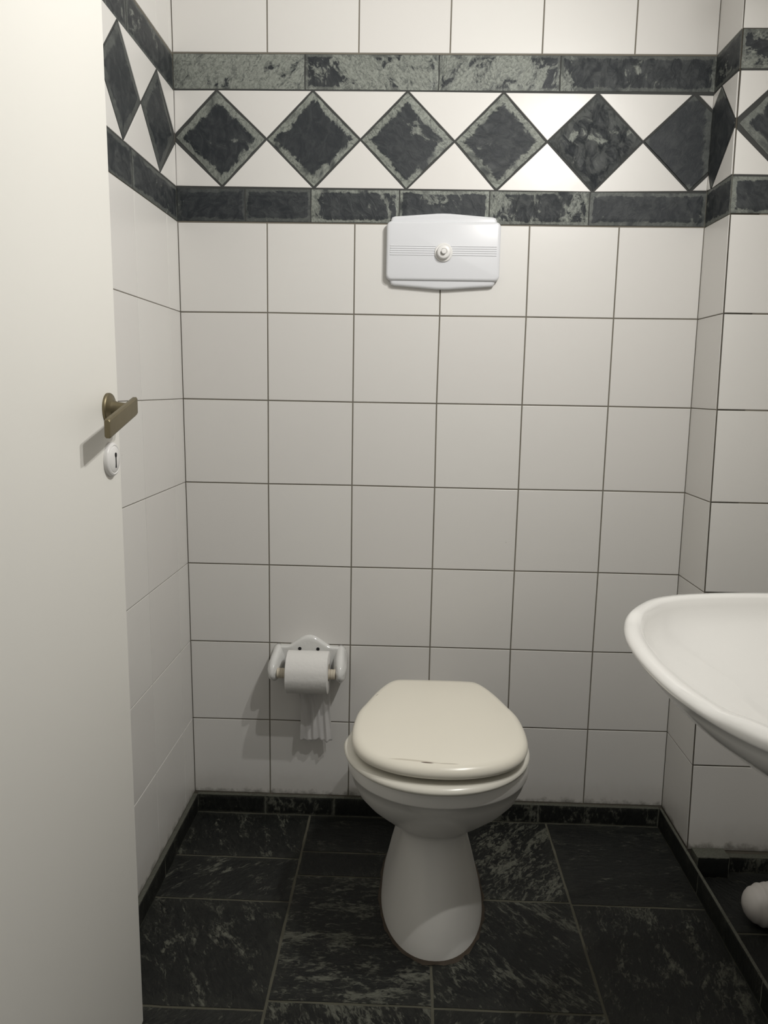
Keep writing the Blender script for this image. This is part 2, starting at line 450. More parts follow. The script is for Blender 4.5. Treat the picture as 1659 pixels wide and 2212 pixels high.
tops = [(-.1185), (-.3375), -.548, -.759, -.970, -1.181]
bots = [(-.1185), (-.3330), -.544, -.755, -.966, -1.177]
for i in range(6):
    if i < 5:
        W.slab([(tops[i], zt), (tops[i + 1], zt), (tips[i + 1], zm)], **TG)
        W.slab([(bots[i], zb), (bots[i + 1], zb), (tips[i + 1], zm)], **TG)
W.slab([(-.002, zt), (tops[0], zt), (-.002, zm + .008)], **TG)
W.slab([(-.002, zb), (bots[0], zb), (-.002, zm - .008)], **TG)
W.slab([(tops[5], zt), (YF, zt), (YF, zb), (bots[5], zb), (tips[6], zm)], **TG)
wall_obj('wall_left', W, ([(xl(-.02), .0, -.02), (xl(-.02), YF, -.02), (xl(CEIL), YF, CEIL), (xl(CEIL), .0, CEIL)], (1, 0, 0)), ['tile', 'grout'])
W = Wall(lambda u, v: Vector((xl(v) + .0002, u, v)), (1, 0, 0))
js = [-.001, -.29, -.59, -.89, -1.19, YF]
band(W, js, UB[0] - .006, UB[1] - .004, [(.25, .30, .15, .5), (.2, .36, .27, .5), (.2, .3, .5, .4), (.2, .3, .6, .4), (.2, .3, .7, .4)], (12, 5))
band(W, js, BB[0], BB[1] - .001, [(.35, .2, .35, .5), (.25, .22, .43, .5), (.2, .3, .5, .4), (.2, .3, .6, .4), (.2, .3, .7, .4)], (12, 5))
for i in range(6):
    W.grid_slab(0, 1, 0, 1, prm=(.22, .12, .17 + .13 * i, .35), n=(10, 10), gap=.004, t=.0028, wob=.0015, diamond=[(tips[i], zm), (tops[i], zt), (tips[i + 1], zm), (bots[i], zb)])
W.backing(-.002, YF + .002, 1.4545, 1.8050)
o = W.done('trim_2', ['slate', 'slate_grout']); o['kind'] = 'structure'

# ---- pier: side face looking left and front face looking at the door
W = Wall(lambda u, v: Vector((xr(v), u * -yp(v), v)), (-1, 0, 0))      # u: -1 at the outer edge, 0 at the corner
for r in range(7):
    W.slab([(-.01, ROW[r]), (-.985, ROW[r]), (-.985, ROW[r + 1]), (-.01, ROW[r + 1])], gap=.002)
for r in range(3):
    W.slab([(-.01, TOPR[r]), (-.99, TOPR[r]), (-.99, TOPR[r + 1]), (-.01, TOPR[r + 1])], gap=.002)
W.slab([(-.01, 1.7325), (-.30, 1.7325), (-.01, 1.702)], **TG)
W.slab([(-.37, 1.7325), (-.985, 1.7325), (-.985, 1.64)], **TG)
W.slab([(-.01, 1.5300), (-.14, 1.5300), (-.01, 1.566)], **TG)
W.slab([(-.23, 1.5300), (-.985, 1.5300), (-.985, 1.624)], **TG)
wall_obj('wall_right', W, ([(xr(-.02), .0, -.02), (xr(-.02), yp(-.02), -.02), (xr(CEIL), yp(CEIL), CEIL), (xr(CEIL), .0, CEIL)], (-1, 0, 0)), ['tile', 'grout'])
W = Wall(lambda u, v: Vector((xr(v) - .0002, u * -yp(v), v)), (-1, 0, 0))
W.grid_slab(-.01, -.99, UB[0] + .001, UB[1], prm=(.3, .40, .33, .5), n=(8, 5), gap=.001, t=.0025)
W.grid_slab(-.01, -.99, BB[0], BB[1] + .002, prm=(.5, .3, .66, .5), n=(8, 5), gap=.001, t=.0025)
W.slab([(-.01, 1.6975), (-.345, 1.7325), (-.975, 1.633), (-.20, 1.5305), (-.01, 1.5705)], gap=.003, t=.0028, bev=.001, wob=.001, prm=(.4, .1, .21, .3))
W.backing(-.01, -.985, 1.4545, 1.8090)
o = W.done('trim_3', ['slate', 'slate_grout']); o['kind'] = 'structure'

W = Wall(lambda u, v: Vector((u, yp(v), v)), (0, -1, 0))
XF = [lambda z: xr(z) + .0005, lambda z: 1.393 - .004 * z, lambda z: RW - .001]
for r in range(7):
    for c in range(2):
        z1 = ROW[r + 1] - (.006 if (r == 6) else 0)
        W.slab([(XF[c](ROW[r]), ROW[r]), (XF[c + 1](ROW[r]), ROW[r]), (XF[c + 1](z1), z1), (XF[c](z1), z1)], gap=.003)
for r in range(3):
    for c in range(2):
        W.slab([(XF[c](1.9), TOPR[r]), (XF[c + 1](1.9), TOPR[r]), (XF[c + 1](1.9), TOPR[r + 1]), (XF[c](1.9), TOPR[r + 1])])
x0 = 1.1895
W.slab([(x0, 1.7330), (x0 + .101, 1.7330), (x0, 1.638)], **TG)
W.slab([(x0, 1.5290), (x0 + .101, 1.5290), (x0, 1.622)], **TG)
W.slab([(x0 + .111, 1.7330), (RW, 1.7330), (RW, 1.65), (x0 + .209, 1.634)], **TG)
W.slab([(x0 + .111, 1.5290), (RW, 1.5290), (RW, 1.61), (x0 + .209, 1.628)], **TG)
wall_obj('wall_pier', W, ([(xr(-.02) + .0003, yp(-.02), -.02), (RW + .05, yp(-.02), -.02), (RW + .05, yp(CEIL), CEIL), (xr(CEIL) + .0003, yp(CEIL), CEIL)], (0, -1, 0)), ['tile', 'grout'])
W = Wall(lambda u, v: Vector((u, yp(v) - .0002, v)), (0, -1, 0))
W.grid_slab(x0, x0 + .17, UB[0], UB[1], prm=(.6, .60, .52, .4), n=(8, 5), gap=.001, t=.0025)
W.grid_slab(x0 + .17, RW, UB[0], UB[1], prm=(.6, .4, .12, .4), n=(8, 5), gap=.001, t=.0025)
W.grid_slab(x0, x0 + .2, BB[0] + .001, BB[1], prm=(.75, .12, .57, .4), n=(8, 5), gap=.001, t=.0025)
W.grid_slab(x0 + .2, RW, BB[0] + .001, BB[1], prm=(.6, .3, .25, .4), n=(8, 5), gap=.001, t=.0025)
W.grid_slab(0, 1, 0, 1, prm=(.6, .15, .91, .3), n=(10, 10), gap=.004, t=.0028, wob=.0015, diamond=[(x0 + .002, 1.630), (x0 + .106, 1.7325), (x0 + .21, 1.631), (x0 + .106, 1.529)])
W.backing(1.1915, RW - .002, 1.4545, 1.8090)
o = W.done('trim_4', ['slate', 'slate_grout']); o['kind'] = 'structure'

# ---- right wall behind the washbasin, front wall with the doorway, ceiling
W = Wall(lambda u, v: Vector((RW, u, v)), (-1, 0, 0))
yr = [-.17 - .2 * i for i in range(7)] + [YF]
for zz in (ROW, [1.453, 1.5275], [1.5275, 1.7345], [1.7345, 1.81], TOPR):
    for r in range(len(zz) - 1):
        for c in range(len(yr) - 1):
            W.slab([(yr[c], zz[r]), (yr[c + 1], zz[r]), (yr[c + 1], zz[r + 1]), (yr[c], zz[r + 1])])
wall_obj('wall_washbasin', W, ([(RW, -.1, -.02), (RW, YF, -.02), (RW, YF, CEIL), (RW, -.1, CEIL)], (-1, 0, 0)), ['tile', 'grout'])
bm = bmesh.new()
box(bm, (-.06, YF - .10, -.02), (.02, YF, CEIL)); box(bm, (.80, YF - .10, -.02), (RW + .06, YF, CEIL)); box(bm, (.02, YF - .10, 2.06), (.80, YF, CEIL))
tag(obj('wall_front', bm, 'ceiling'), kind='structure')
bm = bmesh.new(); box(bm, (-.06, YF - .10, CEIL), (RW + .06, .06, CEIL + .05))
tag(obj('ceiling', bm, 'ceiling'), kind='structure')

# ---- floor of dark slate
W = Wall(lambda u, v: Vector((u, v, 0)), (0, 0, 1))
cols = [(0.012, .305, [-.012, -.198, -.350, -.640, -.94, -1.24, YF]), (.305, .600, [-.012, -.168, -.258, -.618, -.92, -1.22, YF]),
        (.600, .905, [-.012, -.320, -.620, -.92, -1.22, YF]), (.905, 1.190, [-.012, -.325, -.640, -.94, -1.24, YF]), (1.199, RW, [-.182, -.395, -.70, -1.0, -1.3, YF])]
lights = {(0, 0): .46, (0, 1): .46, (0, 2): .42, (1, 0): .34, (1, 1): .22, (1, 2): .54, (1, 3): .56, (2, 0): .58, (2, 1): .50, (3, 0): .38, (3, 1): .46, (2, 2): .52, (0, 3): .46, (4, 0): .05, (4, 1): .1}
k = 0
for ci, (a, b, ys) in enumerate(cols):
    for ri in range(len(ys) - 1):
        k += 1
        lt = lights.get((ci, ri), .35)
        W.grid_slab(a, b, ys[ri], ys[ri + 1], prm=(.10, lt, (k * .371) % 1, .45), n=(10, 8), gap=.0042, t=.0012, wob=.0018)
q = [(-.06, YF - .1, -.0005), (RW + .06, YF - .1, -.0005), (RW + .06, .06, -.0005), (-.06, .06, -.0005)]
wall_obj('floor', W, (q, (0, 0, 1)), ['floor_slate', 'floor_grout'])

# ---- slate skirting
def skirt(name, P, n, js, h, prms, th=.010):
    W = Wall(P, n)
    for a, b, p in zip(js, js[1:], prms):
        W.grid_slab(a, b, 0.001, h, prm=p, n=(12, 5), gap=.003, t=.0018, wob=.0025)
    nn = Vector(n)
    # body of the skirting between the wall and its face
    a = [W.P(js[0], 0), W.P(js[-1], 0), W.P(js[-1], h - .001), W.P(js[0], h - .001)]
    f = [W.bm.verts.new(p) for p in a]; b = [W.bm.verts.new(p - nn * th) for p in a]
    fs = [W.bm.faces.new(f), W.bm.faces.new(b[::-1])]
    for i in range(4): fs.append(W.bm.faces.new((f[i], b[i], b[(i + 1) % 4], f[(i + 1) % 4])))
    for x in fs: x.material_index = 0
    o = W.done(name, ['floor_slate', 'slate_grout']); o['kind'] = 'structure'; return o
skirt('baseboard_back', lambda u, v: Vector((u, -.011, v)), (0, -1, 0), [.015, .190, .366, .58, .885, 1.188], .050,
      [(.25, .34, .1, .4), (.3, .50, .44, .4), (.15, .25, .32, .4), (.2, .58, .5, .4), (.2, .52, .62, .5)])
skirt('baseboard_left', lambda u, v: Vector((xl(v) + .011, u, v)), (1, 0, 0), [-.012, -.28, -.56, -.84, -1.12, YF + .002], .051,
      [(.2, .42, .2, .6), (.2, .3, .33, .5), (.4, .3, .43, .5), (.4, .3, .53, .5), (.4, .3, .63, .5)])
skirt('baseboard_right', lambda u, v: Vector((1.188, u, v)), (-1, 0, 0), [-.013, -.276, -.585, -.88, -1.18, YF + .002], .053,
      [(.05, .1, .15, .3), (.1, .2, .27, .5), (.1, .2, .37, .5), (.1, .2, .47, .5), (.1, .2, .57, .5)], th=.006)
skirt('baseboard_pier', lambda u, v: Vector((u, -.192, v)), (0, -1, 0), [1.282, 1.416], .040, [(.15, .55, .23, .6)], th=.016)
skirt('trim_5', lambda u, v: Vector((u, -.215, v)), (0, -1, 0), [1.2085, 1.281], .052, [(.0, .0, .77, .15)], th=.038)

# ------------------------------------------------------------------ outlines
def egg(cx, front, yw, back, hw, k=.15, nb=3.0, nf=2.0, N=72, z=0):
    out = []
    for i in range(N):
        a = 2 * math.pi * i / N
        c, s_ = math.cos(a), math.sin(a)
        if s_ < 0:    # front
            x = math.copysign(abs(c) ** (2 / nf), c) * hw; y = yw - abs(s_) ** (2 / nf) * (yw - front)
        else:
            yy = abs(s_) ** (2 / nb); x = math.copysign(abs(c) ** (2 / nb), c) * hw * (1 - k * yy ** 1.3); y = yw + yy * (back - yw)
        out.append(Vector((cx + x, y, z)))
    return out
def subd(o, lv=1):
    m = o.modifiers.new('subdivision', 'SUBSURF'); m.levels = m.render_levels = lv; return o
def autos(o, ang=35):
    me = o.data
    bm = bmesh.new(); bm.from_mesh(me)
    for e in bm.edges:
        if len(e.link_faces) == 2 and e.calc_face_angle(0) > math.radians(ang): e.smooth = False
    for f in bm.faces: f.smooth = True
    bm.to_mesh(me); bm.free(); return o

# ------------------------------------------------------------------ toilet
TX = .606
T = thing('toilet', 'white pedestal toilet with closed cream lid standing against the tiled wall', 'toilet', (TX, 0, 0))
rings = []
for z, fr, yw, bk, hw, k, nb in (
    (0, -.513, -.31, -.075, .108, .05, 3), (.012, -.512, -.31, -.075, .107, .05, 3), (.03, -.507, -.312, -.075, .1025, .05, 3), (.06, -.497, -.316, -.07, .0950, .05, 3),
    (.09, -.483, -.325, -.065, .087, .05, 3), (.12, -.467, -.335, -.06, .0795, .05, 3), (.15, -.452, -.345, -.055, .0725, .03, 3), (.172, -.440, -.355, -.05, .0675, .0, 3),
    (.188, -.433, -.36, -.05, .0655, 0, 3), (.200, -.431, -.37, -.05, .0640, 0, 3), (.2075, -.431, -.38, -.05, .0655, 0, 3), (.2135, -.438, -.385, -.05, .0705, 0, 3), (.224, -.450, -.39, -.05, .0800, .05, 3),
    (.240, -.470, -.40, -.05, .0960, .1, 3), (.262, -.497, -.405, -.06, .1170, .2, 3), (.285, -.526, -.41, -.09, .1370, .3, 3), (.312, -.553, -.42, -.11, .1540, .36, 3), (.340, -.574, -.42, -.13, .1660, .38, 3), (.3615, -.586, -.42, -.14, .1715, .38, 3), (.3632, -.589, -.42, -.15, .1738, .38, 3), (.366, -.590, -.42, -.155, .1745, .38, 3), (.380, -.590, -.42, -.16, .1748, .38, 3),
    (.389, -.589, -.42, -.16, .174, .38, 3), (.392, -.584, -.42, -.165, .168, .38, 3)):
    rings.append([p for p in egg(0, fr, yw, bk, hw, k, nb, 2.05 if z > .2 else 2.15, 80, z)])
bm = bmesh.new(); loft(bm, rings)
o = obj('pan', bm, 'pan', T, True); autos(o, 50)
# spigot from the pan to the wall
bm = bmesh.new()
loft(bm, [[Vector((.05 * math.cos(a), y, .26 + .05 * math.sin(a))) for a in [2 * math.pi * i / 24 for i in range(24)]] for y in (-.08, -.002)])
obj('waste_spigot', bm, 'pan', T, True)
# seat ring
def seat_ring(sc, z):   # sc: inset from the outer outline
    return egg(-.004, -.6065 + sc, -.425, -.190 - sc, .1780 - sc, .42, 3.2, 2.05, 80, z)
prof = [(.055, .3935), (.012, .3925), (.004, .3945), (0, .3985), (-.0005, .4015), (.002, .4060), (.007, .4090), (.014, .4105), (.03, .411), (.052, .410), (.060, .405), (.060, .398)]
bm = bmesh.new(); loft(bm, [seat_ring(a, z) for a, z in prof], loop=True)
obj('seat', bm, 'seat', T, True)
# lid
HL = [(0, -.181), (.040, -.181), (.074, -.1825), (.090, -.187), (.103, -.199), (.117, -.225), (.132, -.263), (.147, -.312), (.161, -.36), (.1660, -.41), (.1665, -.445), (.1640, -.478), (.1570, -.506), (.1450, -.532), (.1250, -.556), (.0980, -.575), (.0680, -.588), (.0350, -.5955), (0, -.598)]
def catmull(P, n=4):
    out = []
    for i in range(len(P) - 1):
        p0 = Vector(P[i - 1]) if i else Vector((-P[1][0], P[1][1])); p1, p2 = Vector(P[i]), Vector(P[i + 1]); p3 = Vector(P[i + 2]) if i + 2 < len(P) else Vector((-P[-2][0], P[-2][1]))
        for j in range(n):
            t = j / n
            out.append(.5 * ((2 * p1) + (p2 - p0) * t + (2 * p0 - 5 * p1 + 4 * p2 - p3) * t * t + (3 * p1 - p0 - 3 * p2 + p3) * t ** 3))
    out.append(Vector(P[-1])); return out
half = catmull(HL)
lidout = [Vector((p.x, p.y)) for p in half] + [Vector((-p.x, p.y)) for p in half[-2:0:-1]]
def lid_ring(d, z, dome=0):
    c = Vector((0, -.42)); n = len(lidout); out = []
    for i in range(n):
        a, b, e = lidout[i - 1], lidout[i], lidout[(i + 1) % n]
        t = (e - a).normalized(); nn = Vector((t.y, -t.x))
        if nn.dot(c - b) < 0: nn = -nn
        p = b + nn * d
        out.append(Vector((p.x, p.y, z)))
    return out
def lid_scale(s, z):
    c = Vector((0, -.42))
    return [Vector((c.x + (p.x - c.x) * s, c.y + (p.y - c.y) * s, z)) for p in lidout]
bm = bmesh.new()
loft(bm, [lid_scale(.90, .4215), lid_ring(.006, .4205), lid_ring(.0015, .4225), lid_ring(0, .427), lid_ring(.0, .431), lid_ring(.0015, .4355), lid_ring(.005, .4395), lid_ring(.010, .4425), lid_scale(.90, .4442), lid_scale(.6, .4465), lid_scale(.3, .4475), lid_scale(.02, .448)])
o = obj('lid', bm, 'lid', T, True); o.location = (.000, 0, 0)
# hinges under the back of the lid
for sx in (-1, 1):
    bm = bmesh.new()
    loft(bm, [[Vector((sx * .07 + x, -.165 + .011 * math.cos(a), .413 + .011 * math.sin(a))) for a in [2 * math.pi * i / 16 for i in range(16)]] for x in (-.018, .018)])
    box(bm, (sx * .07 - .010, -.176, .390), (sx * .07 + .010, -.154, .413))
    obj('hinge', bm, 'seat', T)
# worn sealant around the foot
bm = bmesh.new()
r0 = egg(0, -.513, -.31, -.075, .108, .05, 3, 2.15, 80, 0)
def off(r, d, z, j=0):
    c = Vector((0, -.3, 0)); return [Vector((p.x, p.y, z)) + (Vector((p.x, p.y, 0)) - c).normalized() * (d + random.uniform(-j, j)) for p in r]
loft(bm, [off(r0, -.004, .0065), off(r0, .0008, .0058, .0004), off(r0, .0028, .0030, .0012), off(r0, .0055, .0014, .0028)], cap0=False, cap1=False)
obj('sealant_bead', bm, 'sealant', T, True)

# ------------------------------------------------------------------ flush plate
FP = thing('flush_plate', 'bluish white plastic flush plate with ribbed stripe on the tiled wall above the toilet', 'flush plate', (.604, 0, 1.392))
def rrect(hx, hz, r, y, cut=0, n=6):
    out = []
    for (sx, sz, a0) in ((1, 1, 0), (-1, 1, 90), (-1, -1, 180), (1, -1, 270)):
        for i in range(n + 1):
            a = math.radians(a0 + 90 * i / n)
            out.append(Vector((sx * (hx - r) + r * math.cos(a), y, sz * (hz - r) + r * math.sin(a))))
    return out
bm = bmesh.new()
def bulge(ring, k=.0):  # slight bow of top and bottom edges
    return ring
loft(bm, [rrect(.1285, .0645, .012, -.003), rrect(.1285, .0645, .012, -.015), rrect(.1275, .0635, .0115, -.0182), rrect(.125, .061, .010, -.0198), rrect(.1225, .0585, .008, -.0203)])
o = obj('cover', bm, 'plate', FP, True); autos(o, 50)
# peaked flanges behind the cover, above and below
def flange(sz):
    bm = bmesh.new()
    P = [(-.119, .050), (-.119, .068), (-.1165, .0735), (-.110, .0755), (-.055, .0795), (-.015, .0825), (0, .0829), (.015, .0825), (.055, .0795), (.110, .0755), (.1165, .0735), (.119, .068), (.119, .050)]
    def rg(d, y): return [Vector((x * (1 - d / .119), y, sz * (z - (d if z > .06 else 0)))) for x, z in P]
    loft(bm, [rg(0, -.002), rg(0, -.0105), rg(.001, -.0130), rg(.003, -.0145), rg(.006, -.015)])
    o = obj('flange', bm, 'plate', FP, True); autos(o, 50)
flange(1); flange(-1)
bm = bmesh.new()
for i in range(5):
    z = .0105 - i * .0048
    for x0_, x1_ in ((-.120, -.0175), (.0175, .120)):
        loft(bm, [[Vector((x, -.0198 - .0016 * math.sin(a), z + .0016 * math.cos(a))) for a in [math.pi * j / 6 for j in range(7)]] for x in (x0_, x1_)], closed=False, cap0=False, cap1=False)
obj('ribs', bm, 'plate', FP, True)
def lathe(prof, N=40, ax='y'):
    bm = bmesh.new()
    rs = []
    for r, h in prof:
        rs.append([Vector((r * math.cos(2 * math.pi * i / N), -h, r * math.sin(2 * math.pi * i / N))) for i in range(N)])
    loft(bm, rs); return bm
b1 = obj('button_collar', lathe([(.0205, .019), (.0205, .0225), (.0190, .0240), (.0165, .0235), (.0155, .0235), (.0150, .031), (.0138, .0335), (.0115, .0345), (.0075, .0345), (.0072, .032)]), 'white_plastic', FP, True); autos(b1, 40)
b1.location = (.001, 0, -.0035)
b2 = obj('push_button', lathe([(.0058, .030), (.0058, .0400), (.0050, .0410), (.0015, .0412)]), 'white_plastic', FP, True); b2.location = (.001, 0, -.0035); autos(b2, 40)

# ------------------------------------------------------------------ paper holder and roll
PH = thing('toilet_paper_holder', 'white glazed ceramic paper holder with shell shaped ears on the wall left of the toilet', 'toilet paper holder', (.302, 0, .42))
bm = bmesh.new()
prof = []
for i in range(41):
    x = -.090 + .180 * i / 40
    ztop = .0285 + .0275 * (math.cos(min(1, abs(x) / .058) * math.pi) * .5 + .5) ** .85 + .002
    if abs(x) > .078: ztop -= (abs(x) - .078) ** 2 * 60
    prof.append((x, ztop))
low = [(-x, -.040 - .008 * math.cos(x / .09 * math.pi / 2)) for x, _ in prof]
ol = prof + low
def hr(d, y): return [Vector((x * (1 - d / .09), y, z * (1 - d / .055))) for x, z in ol]
loft(bm, [hr(0, 0), hr(0, -.008), hr(.002, -.0115), hr(.006, -.0135), hr(.011, -.0130)])
o = obj('back_plate', bm, 'holder', PH, True); autos(o, 60)
for sx in (-.0225, .0225):
    q_ = obj('screw_hole', lathe([(.0042, .0), (.0042, .0142), (.0030, .0144)], 16), 'black', PH); q_.location = (sx - .001, -.0, .0255)
def ear(sx):
    bm = bmesh.new(); rs = []
    for i in range(15):
        t = i / 14; y = -.001 - .082 * t
        h = .040 * (1 - .30 * t) * math.sqrt(max(.02, 1 - (max(0, t - .45) / .56) ** 2.2))
        wd = .0175 * (1 - .15 * t) * math.sqrt(max(.02, 1 - (max(0, t - .5) / .51) ** 2.2))
        zc = -.006 - .012 * t; xc = sx * (.0775 + .004 * t)
        rs.append([Vector((xc + wd * math.cos(a) * (1 + .05 * math.sin(7 * a)), y, zc + h * math.sin(a))) for a in [2 * math.pi * j / 32 for j in range(32)]])
    loft(bm, rs)
    return obj('ear', bm, 'holder', PH, True)
ear(-1); ear(1)
# spindle with fine ribs
bm = bmesh.new(); rs = []
for i in range(46):
    x = -.070 + .140 * i / 45
    rs.append([Vector((x, -.068 + (.0125 - .0006 * (i % 2)) * math.cos(a) , -.018 + (.0125 - .0006 * (i % 2)) * math.sin(a))) for a in [2 * math.pi * j / 24 for j in range(24)]])
loft(bm, rs); obj('spindle', bm, 'spindle', PH)

TR = thing('toilet_paper_roll', 'white toilet paper roll with a crumpled hanging sheet on the ceramic holder', 'toilet paper', (.3065, -.068, .4065))
RR, RWD = .0510, .0500
bm = bmesh.new(); N = 64; rs = []
for x, r in ((-RWD, .021), (-RWD, RR - .0015), (-RWD + .0012, RR), (-RWD * .5, RR - .0003), (0, RR), (RWD * .5, RR - .0002), (RWD - .0012, RR), (RWD, RR - .0015), (RWD, .021), (0, .021)):
    rs.append([Vector((x, r * math.cos(2 * math.pi * i / N) * (1 + .004 * math.sin(5 * i)), r * math.sin(2 * math.pi * i / N))) for i in range(N)])
loft(bm, rs, loop=True)
o = obj('paper', bm, 'paper', TR, True); autos(o, 50)
bm = bmesh.new()
loft(bm, [[Vector((x, r * math.cos(2 * math.pi * i / 32), r * math.sin(2 * math.pi * i / 32))) for i in range(32)] for x, r in ((-RWD + .0005, .0208), (RWD - .0005, .0208), (RWD - .0005, .0198), (-RWD + .0005, .0198))], loop=True)
obj('cardboard_tube', bm, 'spindle', TR, True)
# hanging sheet: leaves the back of the roll, gathers and fans out in pleats
def tissue_mat():
    m = simple('thin_tissue', (.80, .79, .78), .95, spec=.05, bump=.5, bscale=160); t = m.node_tree; b = t.nodes['Principled BSDF']
    tr = t.nodes.new('ShaderNodeBsdfTranslucent'); tr.inputs[0].default_value = (.8, .79, .77, 1)
    mx = t.nodes.new('ShaderNodeMixShader'); mx.inputs[0].default_value = .35
    tp = t.nodes.new('ShaderNodeBsdfTransparent'); m2 = t.nodes.new('ShaderNodeMixShader'); m2.inputs[0].default_value = .22
    out = t.nodes['Material Output']
    t.links.new(b.outputs[0], mx.inputs[1]); t.links.new(tr.outputs[0], mx.inputs[2])
    t.links.new(mx.outputs[0], m2.inputs[1]); t.links.new(tp.outputs[0], m2.inputs[2]); t.links.new(m2.outputs[0], out.inputs[0])
    return m
M['tissue'] = tissue_mat()
bm = bmesh.new(); NU, NV = 48, 40; V = []
for j in range(NV + 1):
    t = j / NV; row = []
    for i in range(NU + 1):
        u = i / NU
        xlft = -.046 + .024 * min(1, t / .55) ** 1.2 + (.0 if t < .55 else -.003 * (t - .55) / .45)
        xrgt = .050 + .006 * max(0, t - .6) / .4
        g = min(1, t / .6)
        x = xlft + (xrgt - xlft) * u
        pl = (.0028 * math.sin(u * 15 + 5 * t) + .0020 * math.sin(u * 31 - 4 * t + 1)) * g
        y = .0505 - .012 * t + pl + (-.010 * (t - .6) if t > .6 else 0)
        z = -.0 - (.188 + .003 * math.sin(u * 9) + .004 * math.sin(u * math.pi) + .0015 * math.sin(u * 40)) * t
        row.append(bm.verts.new((x, y - .0, z)))
    V.append(row)
for j in range(NV):
    for i in range(NU): bm.faces.new((V[j][i], V[j][i + 1], V[j + 1][i + 1], V[j + 1][i]))
o = obj('hanging_sheet', bm, 'tissue', TR, True)
mo = o.modifiers.new('thickness', 'SOLIDIFY'); mo.thickness = .0003

# ------------------------------------------------------------------ washbasin
BX, BY, BZ = 1.13, -.889, .752
HB = [(0, 0), (.002, .055), (.008, .105), (.020, .155), (.037, .200), (.062, .240), (.096, .279), (.140, .305), (.190, .320), (.250, .330), (.320, .335), (.420, .337), (.520, .337)]
hb = []
P = HB
for i in range(len(P) - 1):
    p0 = Vector(P[i - 1]) if i else Vector((P[1][0], -P[1][1])); p1, p2 = Vector(P[i]), Vector(P[i + 1]); p3 = Vector(P[i + 2]) if i + 2 < len(P) else Vector((2 * P[-1][0] - P[-2][0], P[-1][1]))
    for j in range(4):
        t = j / 4; hb.append(.5 * ((2 * p1) + (p2 - p0) * t + (2 * p0 - 5 * p1 + 4 * p2 - p3) * t * t + (3 * p1 - p0 - 3 * p2 + p3) * t ** 3))
hb.append(Vector(P[-1]))
corner = [Vector((.555, .333)), Vector((.574, .320)), Vector((.580, .300))]
back = [Vector((.580, .300 - .3 * i / 5)) for i in range(1, 6)]
halfb = hb + corner + back
XF0 = .836
outl = [Vector((XF0 + p.x, BY + p.y)) for p in halfb] + [Vector((XF0 + p.x, BY - p.y)) for p in halfb[-2:0:-1]]
def off_out(d, z, lift=0):
    c = Vector((BX, BY)); n = len(outl); out = []
    for i in range(n):
        a, b, e = outl[i - 1], outl[i], outl[(i + 1) % n]
        t = (e - a).normalized(); nn = Vector((t.y, -t.x))
        if nn.dot(c - b) < 0: nn = -nn
        p = b + nn * d
        s_ = min(1, max(0, (abs(p.y - BY) - .15) / .05)); s_ = s_ * s_ * (3 - 2 * s_)
        out.append(Vector((p.x, p.y, z + lift * s_)))
    return out
def sc_out(s, z, cx=BX, cy=BY, sx=None):
    return [Vector((cx + (p.x - cx) * (sx or s), cy + (p.y - cy) * s, z)) for p in outl]
def blend(r, cx, k, z):
    """move the back part of an inner ring away from the wall (tap ledge)"""
    out = []
    for v in r:
        lim = 1.30
        x = v.x if v.x < lim - .08 else lim - .08 + (v.x - (lim - .08)) * .22
        out.append(Vector((x, v.y, z if z is not None else v.z)))
    return out
under = [sc_out(.10, .600, 1.16), sc_out(.28, .602, 1.16), sc_out(.44, .614, 1.15), sc_out(.58, .637, 1.14), sc_out(.70, .661), sc_out(.80, .683), sc_out(.88, .703), sc_out(.94, .723), off_out(.012, .7350), off_out(.0025, .7395), off_out(0, .7430), off_out(.0003, .7470, .003), off_out(.003, .7495, .004), off_out(.007, .7525, .005)]
inner = [off_out(.015, .7530, .005), off_out(.0225, .7520, .005), off_out(.0255, .7490, .004), off_out(.0280, .742), off_out(.033, .728), off_out(.045, .712), off_out(.068, .694), off_out(.10, .678), off_out(.14, .664)]
inner = [blend(r, 0, 0, None) if i > 1 else r for i, r in enumerate(inner)]
last = inner[-1]; cc = Vector((1.06, BY, .63))
for s_, z in ((.75, .655), (.5, .648), (.25, .643), (.06, .641)):
    inner.append([Vector((cc.x + (v.x - cc.x) * s_, cc.y + (v.y - cc.y) * s_, z)) for v in last])
bm = bmesh.new(); loft(bm, under + inner)
bas = obj('washbasin', bm, 'ceramic', None, True); autos(bas, 60)
tag(bas, 'white ceramic washbasin with a wide rounded rim jutting in at the right edge', 'washbasin')

# ------------------------------------------------------------------ rounded ribbed container below the basin
bm = bmesh.new(); rs = []
for i in range(49):
    t = i / 48; x = .134 * t
    r = .0445 * min(1, (1 - max(0, (1 - t / .42)) ** 2.4)) ** .5 if t < .42 else .0475
    r *= 1 - .10 * max(0, t - .7) / .3
    r = max(r, .002) - (.0011 * (1 - math.cos(t * 2 * math.pi * 8)) if .1 < t else 0)
    rs.append([Vector((x, r * math.cos(2 * math.pi * k_ / 40), .0445 + r * math.sin(2 * math.pi * k_ / 40))) for k_ in range(40)])
loft(bm, rs)
o = obj('ribbed_container', bm, 'bin', None, True); o.location = (1.2465, -.366, .0008)
tag(o, 'small rounded off-white ribbed plastic container on the dark floor below the washbasin', 'container')

